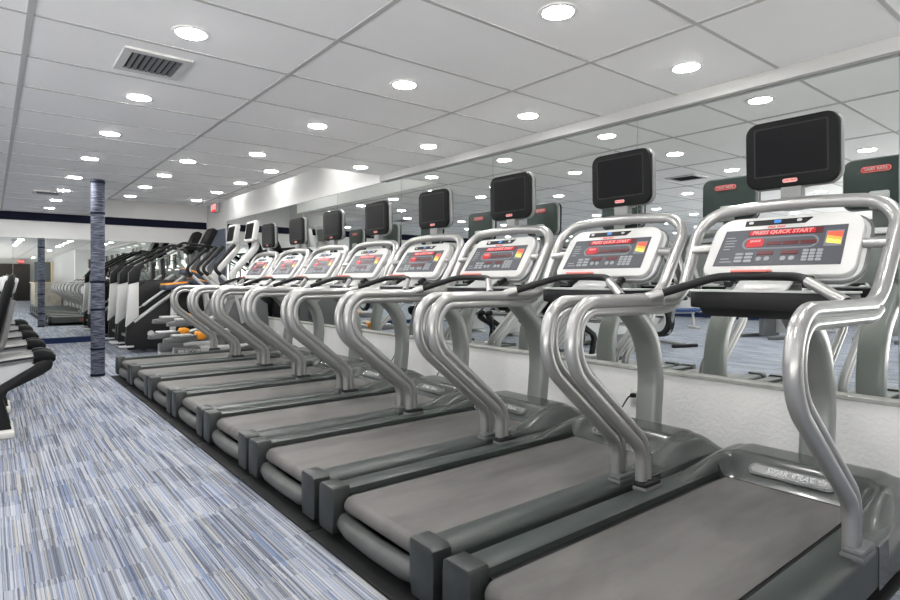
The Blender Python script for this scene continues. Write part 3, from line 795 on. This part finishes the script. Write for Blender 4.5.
# ------------------------------------------------------------------ ellipticals
def make_elliptical():
    global OFF
    OFF = Vector((2.4, 0, 0))
    t = empty('elliptical', (2.4, 0, 0))
    MB().tube([(1.98, -0.18, 0.20), (3.2, -0.18, 0.20)], 0, 14, flat=(0.055, 0.055)).build('base_rail', 'lightgrey', t)
    e = MB().box(1.88, 2.20, -0.250, -0.11, 0.135, 0.265, bev=0.03).build('rail_end', 'midgrey', t)
    text_obj('rail_lettering', 'PRECOR', 0.075, 'white', e, frame((2.05, -0.2515, 0.20), (1, 0, 0), (0, 0, 1)), offset=0.002)
    MB().box(1.95, 3.3, 0.10, 0.24, 0.02, 0.22, bev=0.02).build('base_rail', 'lightgrey', t)
    MB().box(2.0, 2.1, -0.30, 0.30, 0.0, 0.06, bev=0.01).build('stabilizer', 'midgrey', t)
    MB().box(3.0, 3.1, -0.30, 0.30, 0.0, 0.06, bev=0.01).build('stabilizer', 'midgrey', t)
    MB().prism([(2.55, 0.10), (2.5, 0.5), (2.65, 0.85), (2.95, 0.95), (3.15, 0.8), (3.2, 0.1)], -0.16, 0.16, 'xz', bev=0.03).build('drive_housing', 'midgrey', t)
    for s, z, x in ((-1, 0.33, 1.80), (1, 0.52, 1.92)):
        pa = MB().tube([(x + 0.25, s * 0.17, z + 0.02), (2.75, s * 0.17, z + 0.16)], 0.032, 10).build('pedal_arm', 'lightgrey', t)
        MB().prism([(x - 0.05, z), (x - 0.04, z + 0.05), (x + 0.1, z + 0.075), (x + 0.36, z + 0.085), (x + 0.38, z + 0.03), (x + 0.2, z - 0.01)], s * 0.17 - 0.075, s * 0.17 + 0.075, 'xz', bev=0.012).build('pedal', 'midgrey', t)
        MB().box(x + 0.05, x + 0.30, s * 0.17 - 0.078, s * 0.17 + 0.078, z + 0.072, z + 0.10, bev=0.01).build('pedal_tread', 'lightgrey', t)
        MB().box(x + 0.34, x + 0.47, s * 0.17 - 0.085, s * 0.17 + 0.085, z + 0.02, z + 0.13, bev=0.03).build('pedal_clip', 'orange', t)
        MB().tube(fillet([(2.75, s * 0.25, 0.55), (2.62, s * 0.28, 1.05), (2.36, s * 0.28, 1.30), (2.62, s * 0.24, 1.62)], [0.15, 0.10], 6), 0.022, 10).build('moving_handle', 'lightgrey', t)
        MB().tube(fillet([(2.44, s * 0.28, 1.22), (2.35, s * 0.28, 1.31), (2.64, s * 0.24, 1.64)], [0.07], 6), 0.027, 10).build('handle_grip', 'rubber', t)
    MB().tube(fillet([(2.80, 0, 0.85), (2.66, 0, 1.22), (3.02, 0, 1.62), (3.02, 0, 1.75)], [0.18, 0.15], 8), 0, 14, flat=(0.06, 0.045), up=(0, 1, 0)).build('column', 'white', t)
    K = frame((2.93, 0, 1.86), (0, -1, 0), (0.16, 0, 0.987))
    c = MB().prism(rrect(0.38, 0.31, 0.05), -0.07, 0.0, 'xy', bev=0.015, mtx=K).build('console', 'white', t)
    MB().prism(rrect(0.29, 0.23, 0.02), -0.001, 0.004, 'xy', mtx=K).build('screen', 'screen', c)
    MB().prism(rrect(0.20, 0.20, 0.03), -0.085, -0.069, 'xy', mtx=K).build('console_back', 'midgrey', c)
    OFF = Vector((0, 0, 0))
    return t
el = make_elliptical(); el.location = (2.4, 8.32, 0)
tag(el, 'grey elliptical with orange pedal clips, the one beside the farthest treadmill', 'elliptical', 'ellipticals beyond the treadmills')
el2 = copy_tree(el); el2.location = (2.36, 9.02, 0)
for q in [o for o in C.objects if o.name.startswith('rail_lettering') and o.parent and o.parent.parent == el2]: bpy.data.objects.remove(q)
tag(el2, 'grey elliptical with orange pedal clips, the one nearer the stair climbers', 'elliptical', 'ellipticals beyond the treadmills')

# stretching bench with orange-edged pads
t = empty('stretching_bench', (2.48, 9.68, 0)); OFF = Vector((2.3, 9.68, 0))
MB().box(1.95, 2.75, 9.63, 9.73, 0.0, 0.06, bev=0.01).build('base', 'white', t)
MB().tube([(2.02, 9.68, 0.05), (2.06, 9.68, 1.02)], 0, 12, flat=(0.05, 0.04)).build('post', 'white', t)
MB().tube([(2.62, 9.68, 0.05), (2.50, 9.68, 1.12)], 0, 12, flat=(0.05, 0.04)).build('post', 'white', t)
MB().tube([(2.0, 9.68, 0.55), (2.7, 9.68, 0.60)], 0.03, 10).build('cross_tube', 'white', t)
for (x, z, ang, L_) in ((2.06, 1.06, -6, 0.36), (2.46, 1.10, 14, 0.40), (2.36, 1.22, 22, 0.42)):
    m = Matrix.Translation((x, 9.68, z)) @ Matrix.Rotation(math.radians(ang), 4, 'Y')
    p = MB().box(-L_ / 2, L_ / 2, -0.19, 0.19, -0.05, 0.035, bev=0.03, seg=3, mtx=m).build('pad', 'navypad', t)
    MB().tube(fillet([(-L_ / 2 + 0.01, -0.188, 0.03), (-L_ / 2 + 0.01, 0.188, 0.03)], []), 0.010, 8).bm.free()
    mb = MB()
    ring = [m @ Vector((a, b, 0.036)) for a, b in rrect(L_ - 0.03, 0.35, 0.04, 4)]
    mb.tube(ring + [ring[0]], 0.011, 8, cap=False); mb.build('piping', 'orange', p)
OFF = Vector((0, 0, 0))
tag(t, 'white stretching bench with navy pads edged in orange, before the stair climbers', 'stretching bench')

# ------------------------------------------------------------------ recumbent bikes at the left edge
def make_recumbent():
    t = empty('recumbent_bike', (0, 0, 0))
    # rear end at local x = 0.35, machine points to -x
    prof = [(0.33, 0.57), (0.362, 0.545), (0.372, 0.51), (0.362, 0.475), (0.31, 0.435), (0.10, 0.33), (0.07, 0.27), (0.12, 0.05), (0.05, 0.05), (-0.02, 0.28), (0.02, 0.36), (0.22, 0.475), (0.27, 0.52)]
    for s in (-1, 1):
        MB().prism(prof, s * 0.11 - 0.03, s * 0.11 + 0.03, 'xz', bev=0.010).build('rear_frame', 'black', t)
        MB().prism([(-0.9, 0.30), (-0.95, 0.40), (0.22, 0.53), (0.26, 0.51), (0.02, 0.36), (-0.05, 0.30)], s * 0.10 - 0.012, s * 0.10 + 0.012, 'xz').build('side_panel', 'lightgrey', t)
        MB().tube([(-0.9, s * 0.10, 0.46), (0.29, s * 0.10, 0.575)], 0.034, 12).build('seat_rail', 'silver', t)
        MB().tube([(-0.9, s * 0.136, 0.455), (0.26, s * 0.136, 0.568)], 0.008, 8).build('rail_groove', 'black', t)
        MB().tube([(0.25, s * 0.10, 0.572), (0.27, s * 0.10, 0.573), (0.31, s * 0.10, 0.572), (0.345, s * 0.10, 0.562), (0.368, s * 0.10, 0.546), (0.382, s * 0.10, 0.53)], [0.040, 0.046, 0.050, 0.047, 0.036, 0.012], 14).build('rail_cap', 'bezel', t)
    MB().box(0.0, 0.135, -0.22, 0.22, 0.0, 0.05, bev=0.015).build('rear_foot', 'outlet', t)
    MB().box(-1.45, -1.30, -0.27, 0.27, 0.0, 0.05, bev=0.015).build('front_foot', 'outlet', t)
    MB().box(-0.45, -0.02, -0.21, 0.21, 0.60, 0.68, bev=0.03, seg=3).build('seat', 'bezel', t)
    B = frame((0.06, 0, 0.93), (0, 1, 0), (0.24, 0, 0.97))
    b = MB().prism(rrect(0.44, 0.46, 0.07), -0.03, 0.03, 'xy', bev=0.015, mtx=B).build('backrest', 'bezel', t)
    MB().tube([B @ Vector((a, c, 0.0)) for a, c in rrect(0.47, 0.50, 0.08, 5)] + [B @ Vector(rrect(0.47, 0.50, 0.08, 5)[0] + (0.0,))], 0.022, 10, cap=False).build('backrest_frame', 'bezel', b)
    MB().prism(rrect(0.36, 0.12, 0.04), -0.045, 0.045, 'xy', bev=0.012, mtx=B @ Matrix.Translation((0, 0.19, 0))).build('headrest', 'lightgrey', b)
    MB().tube(fillet([(-0.05, 0, 0.55), (0.06, 0, 0.66), (0.12, 0, 1.0)], [0.1]), 0.03, 10).build('seat_post', 'silver', t)
    MB().prism([(-1.5, 0.08), (-1.55, 0.6), (-1.4, 0.82), (-1.1, 0.80), (-0.85, 0.5), (-0.8, 0.3), (-0.9, 0.08)], -0.13, 0.13, 'xz', bev=0.03).build('drive_housing', 'lightgrey', t)
    for s in (-1, 1):
        MB().lathe([(0.16, 0), (0.16, 0.012)], 0, 0, 24, mtx=Matrix.Translation((-1.15, s * 0.13, 0.42)) @ Matrix.Rotation(-s * PI / 2, 4, 'X')).build('crank_disc', 'black', t)
        MB().tube([(-1.15, s * 0.155, 0.42), (-1.15 + s * 0.12, s * 0.155, 0.42 + s * 0.12)], 0.015, 8).build('crank', 'silver', t)
        MB().box(-1.20 + s * 0.12, -1.08 + s * 0.12, s * 0.21 - 0.05, s * 0.21 + 0.05, 0.42 + s * 0.12 - 0.015, 0.42 + s * 0.12 + 0.015, bev=0.006).build('pedal', 'black', t)
        MB().tube(fillet([(-0.25, s * 0.22, 0.55), (-0.30, s * 0.30, 0.62), (-0.30, s * 0.30, 0.85), (-0.5, s * 0.30, 0.86)], [0.05, 0.06]), 0.017, 8).build('side_handle', 'rubber', t)
    MB().tube([(-1.35, 0, 0.75), (-1.30, 0, 1.12)], 0, 12, flat=(0.05, 0.04), up=(0, 1, 0)).build('console_post', 'lightgrey', t)
    K = frame((-1.24, 0, 1.22), (0, 1, 0), (-0.45, 0, 0.893))
    c = MB().prism(rrect(0.36, 0.28, 0.05), -0.05, 0.0, 'xy', bev=0.012, mtx=K).build('console', 'bezel', t)
    MB().prism(rrect(0.26, 0.16, 0.02), -0.001, 0.003, 'xy', mtx=K).build('screen', 'screen', c)
    return t
rb = make_recumbent()
for k, y in enumerate((5.45, 6.45, 7.45, 8.45, 9.6)):
    q = rb if k == 0 else copy_tree(rb)
    q.location = (0.0, y, 0)
    tag(q, 'silver and black recumbent bike at the left edge, ' + ['nearest the viewer', 'second from the viewer', 'third from the viewer', 'fourth from the viewer', 'farthest, nearest the far mirror'][k], 'recumbent bike', 'recumbent bikes at the left edge')

# ------------------------------------------------------------------ gear on the left of the room, seen in the long mirror
def make_bike():
    t = empty('upright_bike', (0, 0, 0))
    MB().lathe([(0.27, -0.07), (0.29, -0.05), (0.29, 0.05), (0.27, 0.07)], 0, 0, 32, mtx=Matrix.Translation((0.2, 0, 0.42)) @ Matrix.Rotation(PI / 2, 4, 'X')).build('wheel_cover', 'black', t)
    for s in (-1, 1):
        MB().lathe([(0.21, 0.0), (0.21, 0.014), (0.17, 0.02)], 0, 0, 28, mtx=Matrix.Translation((0.2, s * 0.068, 0.43)) @ Matrix.Rotation(-s * PI / 2, 4, 'X')).build('side_plate', 'white', t)
        MB().tube([(0.15, s * 0.10, 0.38), (0.15 + s * 0.1, s * 0.10, 0.38 - s * 0.12)], 0.014, 8).build('crank', 'silver', t)
        MB().box(0.10 + s * 0.1, 0.20 + s * 0.1, s * 0.16 - 0.05, s * 0.16 + 0.05, 0.365 - s * 0.12, 0.395 - s * 0.12, bev=0.005).build('pedal', 'black', t)
        MB().tube(fillet([(0.30, s * 0.03, 0.98), (0.32, s * 0.22, 1.02), (0.15, s * 0.24, 1.08)], [0.06]), 0.017, 8).build('handlebar', 'rubber', t)
    MB().box(-0.42, -0.34, -0.26, 0.26, 0, 0.06, bev=0.015).build('rear_foot', 'black', t)
    MB().box(0.52, 0.60, -0.26, 0.26, 0, 0.06, bev=0.015).build('front_foot', 'black', t)
    MB().tube([(-0.38, 0, 0.05), (0.56, 0, 0.05)], 0.03, 10).build('base_tube', 'silver', t)
    MB().tube([(0.0, 0, 0.2), (-0.18, 0, 0.80)], 0.028, 10).build('seat_post', 'silver', t)
    MB().box(-0.34, -0.06, -0.12, 0.12, 0.80, 0.87, bev=0.03, seg=3).build('saddle', 'black', t)
    MB().tube([(0.28, 0, 0.6), (0.32, 0, 1.02)], 0.03, 10).build('front_post', 'silver', t)
    MB().box(0.29, 0.35, -0.11, 0.11, 1.0, 1.2, bev=0.02).build('console', 'bezel', t)
    return t
ub = make_bike()
for k, (x, y, rz, lb) in enumerate(((-2.3, 5.5, PI / 2 + 0.3, 'nearest of three in the mirror'), (-2.5, 6.9, PI / 2, 'middle of three in the mirror'), (-2.6, 8.3, PI / 2, 'farthest of three in the mirror'))):
    q = ub if k == 0 else copy_tree(ub)
    q.location = (x, y, 0); q.rotation_euler.z = rz
    tag(q, 'upright exercise bike with round white side plates, ' + lb, 'exercise bike', 'exercise bikes left of the walkway')

def make_bench(x, y, rz, label):
    t = empty('weight_bench', (x, y, 0), rz)
    MB().box(-0.6, 0.35, -0.14, 0.14, 0.40, 0.48, bev=0.03).build('seat_pad', 'bluepad', t)
    MB().box(-0.1, 0.75, -0.14, 0.14, -0.035, 0.035, bev=0.03, mtx=Matrix.Translation((0.38, 0, 0.50)) @ Matrix.Rotation(math.radians(-35), 4, 'Y')).build('back_pad', 'bluepad', t)
    MB().tube([(-0.5, 0, 0.38), (0.5, 0, 0.38)], 0.03, 8).build('frame', 'white', t)
    for px in (-0.45, 0.45):
        MB().tube([(px, 0, 0.38), (px * 1.1, 0, 0.05)], 0.03, 8).build('leg', 'white', t)
        MB().box(px * 1.1 - 0.03, px * 1.1 + 0.03, -0.25, 0.25, 0, 0.05, bev=0.01).build('foot', 'white', t)
    return tag(t, label, 'weight bench', 'blue weight benches in the mirrored room')
make_bench(-5.6, 7.3, 0.6, 'blue padded weight bench seen in the mirror behind the exercise bikes')
make_bench(-6.9, 4.6, 0.1, 'blue padded weight bench seen in the mirror under the nearest console')

def make_machine(x, y, rz, label):
    t = empty('weight_machine', (x, y, 0), rz)
    for s in (-1, 1):
        MB().box(s * 0.32 - 0.04, s * 0.32 + 0.04, -0.05, 0.05, 0.05, 1.9, bev=0.01).build('upright', 'white', t)
        MB().box(s * 0.32 - 0.05, s * 0.32 + 0.05, -0.7, 0.5, 0.0, 0.07, bev=0.01).build('base_beam', 'midgrey', t)
    MB().box(-0.36, 0.36, -0.05, 0.05, 1.82, 1.92, bev=0.01).build('top_beam', 'white', t)
    MB().box(-0.27, 0.27, -0.04, 0.10, 0.10, 1.25, bev=0.01).build('weight_cover', 'lightgrey', t)
    MB().box(-0.20, 0.20, -0.62, -0.22, 0.42, 0.50, bev=0.03).build('seat', 'bluepad', t)
    MB().box(-0.20, 0.20, -0.24, -0.17, 0.55, 1.15, bev=0.03).build('back_pad', 'bluepad', t)
    MB().box(-0.05, 0.05, -0.5, -0.1, 0.05, 0.42, bev=0.01).build('seat_post', 'midgrey', t)
    for s in (-1, 1):
        MB().tube(fillet([(s * 0.30, -0.05, 1.3), (s * 0.42, -0.35, 1.3), (s * 0.42, -0.55, 1.0)], [0.1]), 0.022, 8).build('arm', 'silver', t)
    return tag(t, label, 'weight machine', 'weight machines in the mirrored room')
make_machine(-5.3, 4.9, PI / 2 + 0.2, 'white weight machine with blue pads, seen in the mirror under the nearest console')
make_machine(-6.2, 3.3, PI / 2, 'white weight machine with blue pads, seen in the mirror behind the nearest handrail')
make_machine(-6.5, 9.2, PI / 2, 'white weight machine with blue pads, farthest left in the mirrored room')

# ------------------------------------------------------------------ reception behind the viewer, seen in the far mirror
t = empty('display_cabinet', (0.4, -14.8, 0))
MB().box(-1.3, 1.55, -0.18, 0.16, 0.0, 2.05).build('carcass', 'darkwood', t, 0)
MB().box(-0.8, 1.05, 0.16, 0.18, 0.05, 0.85).build('cabinet_door', 'darkwood', t, 0)
tag(t, 'dark wooden wall cabinet behind the plants, seen in the far mirror', 'cabinet')
t = empty('sideboard', (0.5, -14.3, 0))
MB().box(-0.9, 0.9, -0.22, 0.22, 0.90, 0.95, bev=0.005).build('top', 'darkwood', t)
MB().box(-0.85, 0.85, -0.2, 0.18, 0.10, 0.90).build('body', 'darkwood', t, 0)
for px in (-0.8, 0.8): MB().box(px - 0.03, px + 0.03, -0.18, 0.16, 0.0, 0.10).build('leg', 'black', t, 0)
tag(t, 'dark sideboard carrying three plants, seen in the far mirror', 'sideboard')
def make_plant(x, y, z, label, n, h, m):
    t = empty('potted_plant', (x, y, z))
    MB().lathe([(0.07, 0), (0.10, 0.16), (0.085, 0.16), (0.06, 0.1)], 0, 0, 16).build('pot', 'white', t)
    mb = MB()
    for k in range(n):
        a = k * 2.4; r = 0.10 + 0.22 * random.random(); hh = h * (0.6 + 0.5 * random.random())
        mb.tube([(0, 0, 0.12), (r * 0.5 * math.cos(a), r * 0.5 * math.sin(a), 0.12 + hh * 0.7), (r * math.cos(a), r * math.sin(a), 0.12 + hh)], [0.012, 0.03, 0.005], 6)
    mb.build('leaves', m, t)
    return tag(t, label, 'plant', 'plants on the sideboard')
make_plant(0.95, -14.28, 0.95, 'pale leafy plant in white pot, left one of three on the sideboard', 14, 0.42, 'outlet')
make_plant(0.45, -14.28, 0.95, 'pale leafy plant in white pot, middle one of three on the sideboard', 14, 0.55, 'outlet')
make_plant(-0.1, -14.28, 0.95, 'green leafy plant in white pot, right one of three on the sideboard', 14, 0.40, 'leaf')
t = empty('reception_counter', (2.12, -8.0, 0))
MB().box(-0.40, 0.55, -1.6, 1.6, 0.0, 1.0).build('counter_body', 'stone', t, 0)
MB().box(-0.47, 0.58, -1.68, 1.68, 1.0, 1.05, bev=0.008).build('counter_top', 'tanwood', t)
MB().box(-0.42, 0.57, 1.601, 1.63, 0.0, 1.0).build('end_panel', 'stone', t, 0)
tag(t, 'beige stone reception counter with a wooden top, seen in the far mirror', 'counter')
struct(MB().box(2.0, 2.75, -12.2, -12.05, 0, 2.1).build('wall_back_alcove', 'slate', smooth=0), 'slate coloured alcove wall behind the viewer', 'wall')
struct(MB().box(2.70, 2.76, -12.0, -11.0, 0, 2.1).build('door_2', 'tanwood', smooth=0), 'tan wooden door behind the viewer', 'door')
d = MB().box(XR - 0.01, XR + 0.03, 11.38, 12.25, 0, 2.15, bev=0.004).build('door_1', 'doorblue', smooth=0)
struct(d, 'blue grey door in the right wall at the far corner', 'door')
MB().lathe([(0.012, 0), (0.012, 0.04), (0.028, 0.045), (0.028, 0.07)], 0, 0, 16, mtx=Matrix.Translation((XR - 0.01, 11.48, 1.0)) @ Matrix.Rotation(-PI / 2, 4, 'Y')).build('door_handle', 'chrome', d)

# ------------------------------------------------------------------ camera, world, view
cam = bpy.data.cameras.new('camera'); co = bpy.data.objects.new('camera', cam); C.objects.link(co)
cam.sensor_fit = 'HORIZONTAL'; cam.sensor_width = 36.0
cam.lens = 36.0 * 573.5 / 900.0
cam.shift_y = -20.0 / 900.0
cam.clip_start = 0.05; cam.clip_end = 100
co.location = (0, 0, 1.15)
co.rotation_euler = (PI / 2, 0, -math.radians(38.68))
SC.camera = co
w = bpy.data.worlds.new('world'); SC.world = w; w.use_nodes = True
wn_ = w.node_tree.nodes; wl_ = w.node_tree.links
# made brighter below the horizon, so light through the added windows reaches the ceiling
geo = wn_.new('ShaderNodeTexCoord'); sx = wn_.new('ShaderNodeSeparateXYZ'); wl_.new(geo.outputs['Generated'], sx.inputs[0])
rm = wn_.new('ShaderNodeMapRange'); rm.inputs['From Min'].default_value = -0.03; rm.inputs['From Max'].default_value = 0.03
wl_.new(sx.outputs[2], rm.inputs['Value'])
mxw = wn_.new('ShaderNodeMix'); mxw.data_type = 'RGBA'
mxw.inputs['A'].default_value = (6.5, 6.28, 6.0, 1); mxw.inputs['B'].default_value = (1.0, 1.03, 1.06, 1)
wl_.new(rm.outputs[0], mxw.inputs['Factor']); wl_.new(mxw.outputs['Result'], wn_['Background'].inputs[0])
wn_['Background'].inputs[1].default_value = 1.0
vs = SC.view_settings
SC.display_settings.display_device = 'sRGB'
vs.view_transform = 'Standard'; vs.look = 'None'; vs.gamma = 1.0; vs.use_curve_mapping = False
vs.exposure = 0.18
cy = SC.cycles
cy.max_bounces = 10; cy.diffuse_bounces = 5; cy.glossy_bounces = 8
cy.sample_clamp_indirect = 4.0
cy.use_light_tree = True
